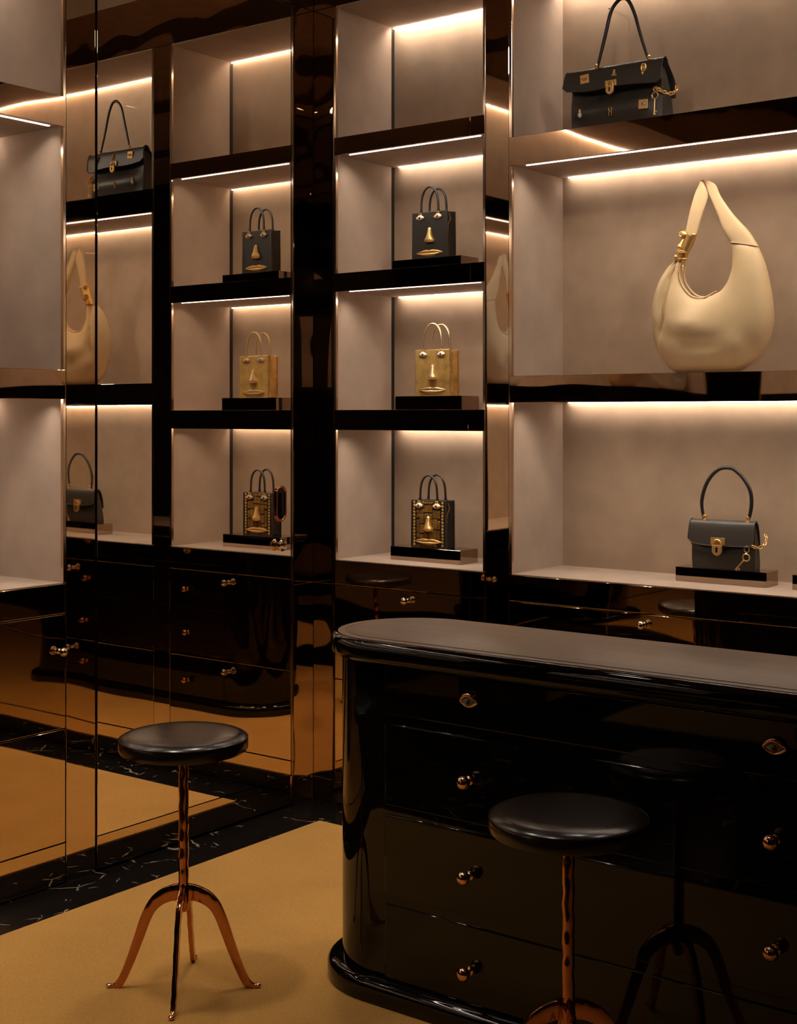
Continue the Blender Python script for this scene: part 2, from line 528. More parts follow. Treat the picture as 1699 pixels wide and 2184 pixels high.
# ------------------------------------------------------------------ display niches and drawer cabinets
def to_world(swap):
    """swap False: unit on the back wall (u = X, d = depth behind Y face). swap True: on the left wall (u = Y, d = depth behind X face)."""
    if not swap:
        return lambda u0, u1, d0, d1, z0, z1: G().box(u0, u1, YB + d0, YB + d1, z0, z1)
    return lambda u0, u1, d0, d1, z0, z1: G().box(XL - d1, XL - d0, u0, u1, z0, z1)

def led_lamp(B, u0, u1, d0, d1, z, watts_per_m, t, swap, tilt, spread):
    """the light of one LED strip: a narrow downward area lamp sitting just under the strip"""
    g = B(u0, u1, d0, d1, z, z + 0.001)
    c = sum((Vector(v) for v in g.v), Vector()) / 8
    ld = bpy.data.lights.new('led_lamp', 'AREA')
    ld.shape = 'RECTANGLE'; ld.size = abs(u1 - u0); ld.size_y = abs(d1 - d0)
    ld.energy = watts_per_m * abs(u1 - u0); ld.color = WARM; ld.spread = radians(spread)
    o = bpy.data.objects.new('led_lamp', ld); COL.objects.link(o)
    o.parent = t; o.location = Vector((c.x, c.y, z - 0.0008)) - wloc(t)
    o.rotation_euler = (radians(tilt), 0, 0) if not swap else (radians(tilt), 0, pi / 2)

def niche(label, u0, u1, shelves, counter, depth, swap=False, gap=False, fr=0.011, header=True):
    B = to_world(swap)
    um = (u0 + u1) / 2
    loc = (um, YB + 0.1, counter - 0.004) if not swap else (XL - 0.1, um, counter - 0.004)
    t = thing('display_niche', label, 'display shelf', loc)
    a, b = u0 + fr, u1 - fr
    gd = 0.022 if gap else 0.0
    part('back_panel', B(a - 0.004, b + 0.004, depth, depth + 0.012, counter, TOPZ), 'suede_back', t)
    part('side_panel', B(u0 + 0.003, a, 0.012, depth - gd, counter, TOPZ), 'suede', t)
    part('side_panel', B(b, u1 - 0.003, 0.012, depth - gd, counter, TOPZ), 'suede', t)
    if gap:
        part('shadow_gap', B(u0 + 0.003, a - 0.001, depth - gd, depth, counter, TOPZ), 'dark_gap', t)
        part('shadow_gap', B(b + 0.001, u1 - 0.003, depth - gd, depth, counter, TOPZ), 'dark_gap', t)
    part('edge_trim', B(u0, a, -0.001, 0.012, counter, TOPZ), 'bronze_edge', t, 0.0008)
    part('edge_trim', B(b, u1, -0.001, 0.012, counter, TOPZ), 'bronze_edge', t, 0.0008)
    top = part('top_panel', B(a, b, 0.0, depth, TOPZ - 0.004, TOPZ + 0.001), 'suede', t)
    part('led_strip', B(a + 0.002, b - 0.002, depth - 0.012, depth - 0.006, TOPZ - 0.0085, TOPZ - 0.0045), 'led_back', top)
    led_lamp(B, a + 0.02, b - 0.02, depth - 0.045, depth - 0.040, TOPZ - 0.0085, W_TOP, t, swap, 25, 170)
    part('counter_panel', B(a, b, 0.0, depth, counter - 0.004, counter), 'suede', t)
    for (zt, zb) in shelves:
        sh = part('shelf', B(a + 0.0005, b - 0.0005, 0.006, depth - 0.0005, zb + 0.004, zt), 'suede', t)
        part('fascia', B(u0 + 0.004, u1 - 0.004, -0.004, 0.006, zb, zt + 0.001), 'bronze', sh, 0.0012)
        part('led_strip', B(u0 + 0.055, u1 - 0.042, 0.030, 0.035, zb + 0.0005, zb + 0.005), 'led', sh)
        led_lamp(B, u0 + 0.06, u1 - 0.047, 0.0305, 0.0345, zb, W_FRONT, t, swap, 12, 125)
        part('led_strip', B(a + 0.03, b - 0.004, depth - 0.0115, depth - 0.008, zb + 0.0005, zb + 0.0035), 'led_back', sh)
        led_lamp(B, a + 0.05, b - 0.03, depth - 0.040, depth - 0.036, zb + 0.0005, W_BACK, t, swap, 38, 165)
    return t

def drawer_cabinet(label, u0, u1, zs, counter, swap=False, knobs=None, split=None):
    """mirror-fronted drawers; zs = list of (z0, z1); knobs = [(u, z)]"""
    B = to_world(swap)
    um = (u0 + u1) / 2
    loc = (um, YB + 0.2, 0) if not swap else (XL - 0.2, um, 0)
    t = thing('drawer_cabinet', label, 'cabinet', loc)
    part('carcass', B(u0 + 0.003, u1 - 0.003, 0.022, 0.37, 0.005, counter - 0.0045), 'dark_gap', t)
    for i, (z0, z1) in enumerate(zs):
        cols = [(u0 + 0.0015, u1 - 0.0015)] if (not split or i == 0) else [(u0 + 0.0015, split - 0.001), (split + 0.001, u1 - 0.0015)]
        for c0, c1 in cols:
            nm = 'drawer' if 0 < i < len(zs) - 1 else ('apron' if i == 0 else 'plinth_panel')
            d = part(nm, B(c0, c1, 0.0, 0.022, z0, z1), 'bronze_base', t, 0.0012)
            if knobs:
                for (u, z) in knobs:
                    if z0 < z < z1 and c0 < u < c1:
                        c = (u, YB, z) if not swap else (XL, u, z)
                        part('knob', knob_mesh(c, (0, -1) if not swap else (1, 0), 0.0145, 0.009, 0.014), 'nickel', d, smooth=50)
    return t

A0, A1 = -3.532, -2.809
niche('narrow taupe suede display niche with three mirror-edged shelves, beside the corner', A0, A1,
      [(2.652, 2.584), (2.112, 2.040), (1.569, 1.490)], 0.975, 0.385, gap=True)
ZD = [(0.8765, 0.9695), (0.501, 0.8735), (0.137, 0.498), (0.006, 0.134)]
drawer_cabinet('bronze mirror drawer cabinet under the narrow niche beside the corner', A0, A1, ZD, 0.975,
               knobs=[(-3.165, 0.84), (-3.165, 0.462)])
B0, B1 = -2.707, -0.90
niche('wide taupe suede display niche holding the three larger bags', B0, B1, [(2.555, 2.452), (1.690, 1.594)], 0.974, 0.362, fr=0.013)
drawer_cabinet('long bronze mirror drawer cabinet under the wide niche behind the island', B0, B1, ZD, 0.974,
               knobs=[(-2.164, 0.84), (-2.164, 0.462), (-1.3, 0.84), (-1.3, 0.462)])
L0, L1 = 0.50, 2.987
niche('taupe suede display niche in the left wall, cut off by the picture edge', L0, L1, [(2.602, 2.502), (1.698, 1.602)], 0.996, 0.36, swap=True)
ZL = [(0.8945, 0.9915), (0.515, 0.8905), (0.137, 0.511), (0.006, 0.134)]
drawer_cabinet('bronze mirror drawer cabinet under the left wall niche', L0, L1, ZL, 0.996, swap=True,
               knobs=[(2.957, 0.772)], split=1.74)
niche('taupe suede display niche further along the left wall, seen only in reflections', -2.60, -0.30, [(2.602, 2.502), (1.698, 1.602)], 0.996, 0.36, swap=True)
drawer_cabinet('bronze mirror drawer cabinet further along the left wall, seen only in reflections', -2.60, -0.30, ZL, 0.996, swap=True, knobs=[(-1.0, 0.772)])

# ------------------------------------------------------------------ island counter
def stad_xy(xc0, xc1, yc, r, n=24):
    pts = []
    for i in range(n + 1):
        a = pi / 2 + pi * i / n
        pts.append((xc0 + r * cos(a), yc + r * sin(a)))
    for i in range(n + 1):
        a = -pi / 2 + pi * i / n
        pts.append((xc1 + r * cos(a), yc + r * sin(a)))
    return pts

def loft_stadium(prof, xc0, xc1, yc, n=28):
    """prof: list of (r, z) from bottom to top, capped"""
    g = G(); rings = [stad_xy(xc0, xc1, yc, r, n) for r, z in prof]
    m = len(rings[0])
    v = [(p[0], p[1], prof[i][1]) for i, rg in enumerate(rings) for p in rg]
    f = [(i * m + k, i * m + (k + 1) % m, (i + 1) * m + (k + 1) % m, (i + 1) * m + k) for i in range(len(prof) - 1) for k in range(m)]
    f += [tuple(range(m - 1, -1, -1)), tuple((len(prof) - 1) * m + k for k in range(m))]
    return g.add(v, f)

IX0, IX1, IY = -2.28, -0.77, 3.095
isl = thing('island_counter', 'long black lacquer island counter with rounded end, drawers and brown leather top', 'counter', (-1.557, IY, 0))
def arc_prof(r_in, z0, z1, bul, rad, n=6):
    """rounded edge profile: straight side of radius r_in+bul between z0 and z1 with round corners"""
    R = r_in + bul; pr = []
    for i in range(n + 1):
        a = -pi / 2 + (pi / 2) * i / n
        pr.append((R - rad + rad * cos(a), z0 + rad + rad * sin(a)))
    for i in range(n + 1):
        a = (pi / 2) * i / n
        pr.append((R - rad + rad * cos(a), z1 - rad + rad * sin(a)))
    return pr
base_prof = [(0.243, 0.004), (0.246, 0.010), (0.246, 0.042), (0.243, 0.051), (0.237, 0.057), (0.229, 0.061), (0.21, 0.0625)]
part('base_plinth', loft_stadium(base_prof, IX0, IX1, IY), 'lacquer', isl, smooth=50)
part('body', loft_stadium([(0.2045, 0.062), (0.2045, 0.90)], IX0, IX1, IY), 'lacquer', isl, smooth=40)
slab = [(0.206, 0.893), (0.222, 0.894), (0.229, 0.897), (0.2345, 0.903), (0.237, 0.911), (0.2375, 0.925), (0.2365, 0.936), (0.2335, 0.944), (0.228, 0.9495), (0.2205, 0.9525), (0.216, 0.953)]
top = part('top', loft_stadium(slab, IX0, IX1, IY), 'lacquer', isl, smooth=50)
part('leather_border', loft_stadium([(0.2165, 0.952), (0.2165, 0.9540), (0.2155, 0.9544)], IX0, IX1, IY), 'leather_border', top, smooth=40, label='brown leather border of the counter top')
part('leather_inlay', loft_stadium([(0.189, 0.9535), (0.189, 0.9555), (0.188, 0.9558)], IX0, IX1, IY), 'leather_top', top, smooth=40, label='worn brown leather inlay of the counter top')
part('tooled_line', loft_stadium([(0.196, 0.9540), (0.196, 0.9549), (0.1935, 0.9549), (0.1935, 0.9540)], IX0, IX1, IY), 'bag_edge', top)

def almond(w, h, n=24, lift=0.0, sq=1.0):
    """almond outline points (x,z), pointed at both ends"""
    pts = []
    for i in range(n):
        u = -1 + 2 * i / n
        pts.append((u * w, h * (1 - abs(u) ** 1.8) ** sq))
    for i in range(n):
        u = 1 - 2 * i / n
        pts.append((u * w, -h * 0.8 * (1 - abs(u) ** 1.8)))
    return pts

def dome(out, cy, bulge, n=5, flip=-1):
    """closed dome over outline, facing -y from y=cy"""
    g = G(); m = len(out); v = []
    cx = sum(p[0] for p in out) / m; cz = sum(p[1] for p in out) / m
    for i in range(n):
        t = i / n
        s = cos(t * pi / 2); hgt = sin(t * pi / 2)
        v += [(cx + (p[0] - cx) * s, cy + flip * bulge * hgt, cz + (p[1] - cz) * s) for p in out]
    v.append((cx, cy + flip * bulge, cz))
    f = [(i * m + k, i * m + (k + 1) % m, (i + 1) * m + (k + 1) % m, (i + 1) * m + k) for i in range(n - 1) for k in range(m)]
    c = n * m
    f += [((n - 1) * m + k, (n - 1) * m + (k + 1) % m, c) for k in range(m)]
    f.append(tuple(range(m)))
    return g.add(v, f)

def xf(g, dx=0, dy=0, dz=0, sx=1, sy=1, sz=1, rot=0.0):
    """scale then roll about y, then move"""
    c, s = cos(rot), sin(rot)
    g.v = [((p[0] * sx * c + p[2] * sz * s) + dx, p[1] * sy + dy, (-p[0] * sx * s + p[2] * sz * c) + dz) for p in g.v]
    return g

def spin(g, rz, dx=0, dy=0, dz=0):
    c, s = cos(rz), sin(rz)
    g.v = [(p[0] * c - p[1] * s + dx, p[0] * s + p[1] * c + dy, p[2] + dz) for p in g.v]
    return g

def eye_pull(drawer, x, y, z, iris, flip):
    """gold-rimmed eye drawer pull; flip=-1 faces -y, +1 faces +y"""
    W, H = 0.027, 0.0155
    rim = G().tube([(px, -0.006, pz) for px, pz in almond(W, H, 16)], 0.0030, 8, closed=True)
    lid = G().tube([(px, -0.011, pz + 0.002) for px, pz in almond(W * 0.92, H * 1.02, 16)[1:16]], [0.0025 + 0.003 * sin(pi * i / 14) for i in range(15)], 8)
    ball = dome(almond(W * 0.95, H * 0.95, 16), -0.002, 0.009)
    ir = dome([(0.0085 * cos(a * pi / 10), 0.0085 * sin(a * pi / 10) - 0.001) for a in range(20)], -0.0085, 0.0045)
    pu = dome([(0.0042 * cos(a * pi / 8), 0.0042 * sin(a * pi / 8) - 0.001) for a in range(16)], -0.0112, 0.003)
    back = G().prism(almond(W, H, 16), -0.006, 0.0005)
    def place(g):
        g.v = [(p[0] * (1 if flip < 0 else -1) + x, p[1] * -flip + y, p[2] + z) for p in g.v]
        return g
    p = part('eye_pull', place(back), 'copper_knob', drawer, smooth=40, label='eye-shaped drawer pull with gold lids')
    # the pieces of the pull are joined to the pull's level (thing > part > sub-part)
    for g, mt, nm in ((rim, 'copper_knob', 'eye_rim'), (lid, 'copper_knob', 'eyelid'), (ball, 'eye_enamel_dark', 'eyeball'), (ir, iris, 'iris'), (pu, 'pupil', 'pupil')):
        part(nm, place(g), mt, drawer, smooth=50)
    return p

DZ = [(0.762, 0.888), (0.5225, 0.7375), (0.2865, 0.4985), (0.0655, 0.2625)]
DX0, DX1 = -2.228, -0.822
for side in (-1, 1):
    yf = IY + side * 0.2045
    for i, (z0, z1) in enumerate(DZ):
        y0, y1 = (yf - 0.005, yf + 0.002) if side < 0 else (yf - 0.002, yf + 0.005)
        d = part('drawer', G().box(DX0, DX1, y0, y1, z0, z1), 'lacquer', isl, 0.003)
        yk = y0 if side < 0 else y1
        for j, x in enumerate((-1.957, -1.157)):
            if i == 0:
                eye_pull(d, x, yk, 0.829, ('iris_teal', 'iris_brown')[j if side < 0 else 1 - j], side)
            else:
                part('knob', knob_mesh((x, yk, (0.63, 0.391, 0.151)[i - 1]), (0, side)), 'copper_knob', d, smooth=50)

isl_added = thing('island_counter', 'second black lacquer counter added behind the viewer, only to darken reflections', 'counter', (-1.7, -0.75, 0))  # unseen block added so the drawer mirrors reflect something dark
for nm, pr in (('base_plinth', base_prof), ('body', [(0.2045, 0.062), (0.2045, 0.90)]), ('top', slab)):
    part(nm, loft_stadium([(r_ * 1.6, z_) for r_, z_ in pr], -2.1, -1.3, -0.75), 'lacquer', isl_added, smooth=45)

# ------------------------------------------------------------------ stools
ZK = 0.0002534
outer = [(880, 150), (900, 150), (950, 156), (1000, 170), (1100, 215), (1180, 280), (1250, 380), (1310, 520), (1370, 700), (1430, 880), (1490, 1040), (1530, 1130), (1565, 1185), (1600, 1215), (1640, 1228)]
inner = [(880, 320), (900, 320), (945, 321), (985, 327), (1070, 365), (1145, 435), (1205, 555), (1255, 690), (1305, 820), (1360, 960), (1410, 1075), (1445, 1150), (1485, 1220), (1530, 1252), (1640, 1252)]
def leg_mesh(th=0.0068):
    g = G()
    O = catmull([((x - 845) * ZK, (1252 - y) * ZK, 0) for x, y in outer], 34)
    I = catmull([((x - 845) * ZK, (1252 - y) * ZK, 0) for x, y in inner], 34)
    v = []
    for i, (o, n) in enumerate(zip(O, I)):
        w = th * (1.0 - 0.12 * i / 33)
        jit = 0.0006 * sin(i * 1.9)
        v += [(o.x, -w + jit, o.y), (o.x, w + jit, o.y), (n.x, w + jit, n.y), (n.x, -w + jit, n.y)]
    f = [(i * 4 + k, i * 4 + (k + 1) % 4, (i + 1) * 4 + (k + 1) % 4, (i + 1) * 4 + k) for i in range(33) for k in range(4)]
    f += [(0, 1, 2, 3), (33 * 4 + 3, 33 * 4 + 2, 33 * 4 + 1, 33 * 4)]
    return g.add(v, f)

def make_stool(label, loc, rz):
    t = thing('bar_stool', label, 'stool', loc, rz, 'copper tripod-style stools with round black seats')
    R = 0.1735
    seat = [(0.0, 0.640), (R - 0.012, 0.640), (R - 0.003, 0.6425), (R, 0.648), (R + 0.0005, 0.668), (R - 0.001, 0.6745), (R - 0.004, 0.6775),
            (R - 0.012, 0.683), (R - 0.03, 0.6875), (R - 0.06, 0.690), (R - 0.10, 0.691), (0.0, 0.6915)]
    s = part('seat', G().lathe(seat, n=56), 'stool_leather', t, smooth=45, local=True)
    part('seat_piping', G().torus((0, 0, 0.676), R - 0.0012, 0.0016, 56, 6, 'z'), 'stool_leather', s, smooth=60, local=True)
    part('seat_plate', G().lathe([(0.0, 0.632), (0.075, 0.632), (0.08, 0.640), (0.0, 0.640)], n=28), 'copper', t, smooth=40, local=True)
    path = []; rs = []
    for i in range(30):
        z = 0.215 + (0.636 - 0.215) * i / 29
        path.append((0.0009 * sin(i * 1.3), 0.0009 * cos(i * 1.7), z))
        rs.append(0.0128 + 0.0006 * sin(i * 2.1) + 0.0012 * (1 - i / 29))
    part('column', G().tube(path, rs, 14), 'copper', t, smooth=60, local=True)
    part('hub', G().lathe([(0.0, 0.205), (0.010, 0.207), (0.0145, 0.215), (0.016, 0.24), (0.0155, 0.272), (0.012, 0.279)], n=16), 'copper', t, smooth=50, local=True)
    for q in range(4):
        g = spin(leg_mesh(), q * pi / 2)
        l = part('leg', g, 'copper', t, 0.0014, smooth=40, local=True)
        ft = G().ball((0, 0, 0), 0.010, 12, (1.1, 0.85, 0.55))
        ft = spin(ft, 0, 0.199, 0, 0.0062)
        part('foot', spin(ft, q * pi / 2), 'copper_knob', l, smooth=60, local=True)
    return t
make_stool('round black leather stool standing alone on the carpet in front of the mirror door', (-2.715, 2.628, 0.004), YAW)
make_stool('round black leather stool standing close against the island drawers', (-1.516, 2.615, 0.004), YAW + 0.06)

# ------------------------------------------------------------------ bag details
def nose_mesh(w, h, p):
    """nose standing out towards -y; base plane y=0, bottom z=0, top z=h"""
    def fn(u, v):
        t = u                      # 0 bottom .. 1 top
        a = pi * v
        if t < 0.12: hw = w * (0.86 + 1.1 * t)
        else: hw = w * (0.36 + 0.64 * (1 - (t - 0.12) / 0.88) ** 2.0)
        if t > 0.93: hw *= sqrt(max(0.0, 1 - ((t - 0.93) / 0.07) ** 2)) * 0.9 + 0.1
        pr = p * (0.30 + 0.75 * (1 - t) ** 1.3) * (0.62 + 0.38 * min(1, t / 0.16))
        if t > 0.9: pr *= (1.0 - t) / 0.1 * 0.8 + 0.2
        wing = 1.0 + (0.16 * cos(2 * a) if t < 0.3 else 0)
        return (hw * cos(a) * wing, -pr * sin(a) ** 0.8, t * h)
    g = G().grid(fn, 22, 15)
    m = 15
    g.f.append(tuple(range(m)))
    return g

def lips_mesh(w, h, p):
    """mouth standing out towards -y, centred"""
    def top(u): return h * (1 - abs(u) ** 1.9) * (0.78 + 0.22 * min(1, abs(u) / 0.2) ** 2 if abs(u) < 0.2 else 1.0)
    def bot(u): return -h * 1.0 * (1 - abs(u) ** 1.8)
    def mid(u): return 0.06 * h * cos(u * 5)
    def fn(a, v):
        u = -1 + 2 * a
        u = max(-0.999, min(0.999, u))
        zt, zb, zm = top(u), bot(u), mid(u) * (1 - u * u)
        e = sqrt(max(0.0, 1 - u * u))
        if v < 0.5:
            q = v / 0.5; z = zb + (zm - zb) * q
        else:
            q = (v - 0.5) / 0.5; z = zm + (zt - zm) * q
        y = -p * e * (0.18 + 0.82 * sin(pi * min(1, max(0, q))) ** 0.7)
        if v in (0.0, 1.0): y = 0.0
        y -= 0.03 * p * sin(a * 60) * sin(pi * q) * e
        return (u * w, y, z)
    g = G().grid(fn, 41, 17)
    nv = 17
    bottom = [i * nv for i in range(41)]; topi = [i * nv + nv - 1 for i in range(40, -1, -1)]
    g.f.append(tuple(bottom + topi))
    return g

def eye_parts(parent, x, y, z, w, h, iris, rimmat='gold'):
    rim = G().tube([(x + a, y - 0.0012, z + b) for a, b in almond(w, h, 12)], w * 0.10, 6, closed=True)
    part('eye_rim', rim, rimmat, parent, smooth=60, local=True)
    part('eyeball', xf(dome(almond(w * 0.96, h * 0.96, 12), 0.0, h * 0.55), x, y, z), 'eye_white', parent, smooth=60, local=True)
    ring = [(h * 0.55 * cos(a * pi / 8), h * 0.55 * sin(a * pi / 8)) for a in range(16)]
    part('iris', xf(dome(ring, -h * 0.38, h * 0.28), x, y, z), iris, parent, smooth=60, local=True)

def arch(hw, z0, z1, y, n=22, lean=0.0, pinch=0.12):
    """handle path: up, over and down between x=-hw and x=hw"""
    pts = []
    for i in range(n + 1):
        a = pi - pi * i / n
        x = hw * cos(a)
        zz = z0 + (z1 - z0) * sin(a) ** 0.62
        x *= 1 + pinch * sin(a) ** 2 * (1 - sin(a))
        pts.append((x, y + lean * (zz - z0), zz))
    return pts

def face_bag(label, loc, body, panel, edge, metal, handle, croc=False, W=0.168, H=0.184, D=0.056):
    t = thing('face_handbag', label, 'handbag', loc, 0, 'small square face handbags')
    def shell(u, v):
        a = 2 * pi * u
        z = H * v
        tw = 1 - 0.018 * v
        cx, sy = cos(a), sin(a)
        x = W / 2 * tw * math.copysign(abs(cx) ** 0.12, cx)
        q = math.copysign(abs(sy) ** 0.12, sy)
        y = D / 2 + D / 2 * q * (1 - 0.06 * v)
        side = max(0.0, 1 - abs(q) * 1.02)
        x *= 1 - 0.16 * side * (0.35 + 0.65 * v)
        return (x, y, z)
    g = G().grid(shell, 96, 12, closed_u=True)
    g.f.append(tuple(i * 12 for i in range(96))); g.f.append(tuple(i * 12 + 11 for i in range(95, -1, -1)))
    part('body', g, body, t, smooth=35, local=True)
    for yy, nm in ((-0.003, 'front_panel'), (D - 0.001, 'back_panel')):
        pts = [(-W / 2, 0.001), (W / 2, 0.001), (W / 2 * 0.982, H), (-W / 2 * 0.982, H)]
        p = part(nm, G().prism(pts, yy, yy + 0.004), panel, t, 0.0012, local=True)
        fr = G()
        for k2 in range(4):
            a, b = Vector((*pts[k2], 0)), Vector((*pts[(k2 + 1) % 4], 0))
            fr.tube([(a.x, yy + 0.002, a.y), (b.x, yy + 0.002, b.y)], 0.0021, 6)
        part('panel_edging', fr, edge, p, smooth=50, local=True)
    if croc:
        fp = [c for c in t.children if c.name.startswith('front_panel')][0]
        sc = G(); rows = [0.004, 0.016, 0.034, 0.052, 0.070, 0.090, 0.112, 0.134, 0.152, 0.168, 0.180]
        rnd = random.Random(3)
        for i in range(len(rows) - 1):
            z0, z1 = rows[i], rows[i + 1]
            xs = [-0.057, -0.042, -0.021, 0.0, 0.021, 0.042, 0.057]
            for j in range(6):
                jit = 0.0 if j in (0,) else rnd.uniform(-0.002, 0.002)
                dz = rnd.uniform(-0.003, 0.003) if 0 < j < 5 else rnd.uniform(-0.006, 0.006)
                x0, x1 = xs[j] + 0.0008, xs[j + 1] - 0.0008
                zz0, zz1 = max(0.003, z0 + dz + 0.0008), min(H - 0.003, z1 + dz - 0.0008)
                o = [(x0 + 0.0015, zz0), (x1 - 0.0015, zz0), (x1, zz0 + 0.002), (x1, zz1 - 0.002), (x1 - 0.0015, zz1), (x0 + 0.0015, zz1), (x0, zz1 - 0.002), (x0, zz0 + 0.002)]
                cx, cz = (x0 + x1) / 2, (zz0 + zz1) / 2
                v = [(a, -0.003, b) for a, b in o] + [(cx + (a - cx) * 0.86, -0.0046, cz + (b - cz) * 0.86) for a, b in o]
                sc.add(v, [tuple(range(8, 16))] + [(q, (q + 1) % 8, 8 + (q + 1) % 8, 8 + q) for q in range(8)])
        part('crocodile_scales', sc, 'croc', fp, local=True, label='glossy brown crocodile scales', kind='stuff')
        ed = G()
        for sx in (-1, 1):
            z = 0.009
            while z < H - 0.008:
                ed.ball((sx * (0.0685 - 0.0005 * rnd.random()), -0.0028, z), 0.0062, 8, (0.95, 0.3, 0.95)); z += 0.0128
        part('edge_scales', ed, 'croc_edge', fp, local=True, smooth=60, kind='stuff')
    y = -0.004 if not croc else -0.0048
    for sx, ir in ((-1, 'iris_blue'), (1, 'iris_red')):
        e = part('eye_mount', xf(G().prism(almond(0.0185, 0.0105, 12), -0.0015, 0.002), sx * 0.043, y, 0.163), metal, t, local=True, label='gold-rimmed enamel eye')
        eye_parts(e, sx * 0.043, y - 0.0012, 0.163, 0.0185, 0.0105, ir, metal)
        part('handle_ring', G().torus((sx * 0.043, y - 0.002, 0.1765), 0.0055, 0.0018, 14, 6, 'y'), metal, e, smooth=60, local=True)
    ns = part('nose', xf(nose_mesh(0.0195, 0.060, 0.024), 0.002, y + 0.001, 0.064), metal, t, smooth=60, local=True, label='sculpted gold nose')
    nost = G()
    for sx in (-1, 1): nost.ball((0.002 + sx * 0.007, y - 0.0105, 0.0662), 0.0032, 10, (1, 0.7, 0.4))
    part('nostril', nost, 'pupil', ns, smooth=60, local=True)
    part('lips', xf(lips_mesh(0.0655, 0.0135, 0.0085), 0.001, y + 0.001, 0.0235), metal, t, smooth=60, local=True, label='sculpted gold lips')
    for yy, nm in ((0.0, 'handle'), (D, 'handle')):
        path = arch(0.041, 0.180, 0.283, yy)
        hd = part(nm, G().tube(path, 0.0046, 10), handle, t, smooth=60, local=True)
        tb = G()
        for sx in (-1, 1):
            tb.prism([(sx * 0.043 - 0.0075, 0.172), (sx * 0.043 + 0.0075, 0.172), (sx * 0.041 + 0.004, 0.197), (sx * 0.041 - 0.004, 0.197)], yy - 0.0035, yy + 0.0035)
        part('handle_tab', tb, handle, hd, 0.001, local=True)
    z0 = G().tube([(W / 2 * 0.93, D * 0.35, H - 0.008), (W / 2 * 0.97, D * 0.45, H - 0.03), (W / 2 * 0.93, D * 0.25, H - 0.055), (W / 2 * 0.93, D * 0.2, H - 0.075)], 0.0014, 6)
    z0.ball((W / 2 * 0.93, D * 0.2, H - 0.08), 0.003, 8)
    part('strap_ring', z0, metal, t, smooth=60, local=True)
    return t

face_bag('small square black handbag with gold eyes, nose and lips, on the highest plinth', (-3.178, 4.405, 2.163), 'bag_smooth', 'bag_smooth', 'bag_edge', 'gold', 'bag_smooth')
face_bag('small square metallic gold handbag with sculpted face, on the middle plinth', (-3.163, 4.405, 1.6245), 'gold_leather', 'gold_leather', 'gold_light', 'gold_light', 'gold_light', H=0.180)
face_bag('small square handbag with crocodile front and gold face, on the counter plinth', (-3.183, 4.405, 1.0295), 'bag_smooth', 'bag_smooth', 'bag_edge', 'gold', 'bag_smooth', croc=True)

def plinth(label, x0, x1, y0, y1, z0, z1):
    return single('display_plinth', G().box(x0, x1, y0, y1, z0, z1), 'plinth', label, 'plinth', 'smoked mirror display plinths', 0.001)
plinth('smoked mirror plinth under the crocodile face handbag', -3.345, -3.008, 4.37, 4.49, 0.9751, 1.029)
plinth('smoked mirror plinth under the gold face handbag', -3.322, -3.002, 4.37, 4.49, 1.5691, 1.624)
plinth('smoked mirror plinth under the black face handbag', -3.337, -3.005, 4.37, 4.49, 2.1121, 2.1625)
plinth('smoked mirror plinth under the black flap bag with a key charm', -2.13, -1.80, 4.41, 4.51, 0.9741, 1.024)
plinth('smoked mirror plinth cut off by the right picture edge', -1.712, -1.39, 4.41, 4.51, 0.9741, 1.024)

# ---- flap bags
def chain_mesh(path, r=0.0045, t=0.0013):
    g = G(); P = catmull(path, 60); d = 0.0; last = None; i = 0
    acc = [P[0]]
    for p in P[1:]:
        if (p - acc[-1]).length >= r * 1.5: acc.append(p)
    for i in range(len(acc) - 1):
        c = (acc[i] + acc[i + 1]) / 2; tdir = (acc[i + 1] - acc[i]).normalized()
        side = tdir.cross(Vector((0.3, 1, 0.2))).normalized()
        if i % 2: side = tdir.cross(side).normalized()
        pts = [c + tdir * r * 1.1 * cos(a * pi / 5) + side * r * 0.75 * sin(a * pi / 5) for a in range(10)]
        g.tube(pts, t, 5, closed=True)
    return g

def key_mesh(x, y, z, ang, L=0.055, R=0.011):
    g = G().torus((0, 0, 0), R, 0.0024, 8, 6, 'y')
    g.tube([(0, 0, -R), (0, 0, -L)], 0.0022, 8)
    g.box(0.0, 0.009, -0.0016, 0.0016, -L, -L + 0.004)
    g.box(0.0, 0.011, -0.0016, 0.0016, -L + 0.008, -L + 0.013)
    g.ball((0, 0, -R - 0.004), 0.0034, 8)
    return xf(g, x, y, z, rot=ang)

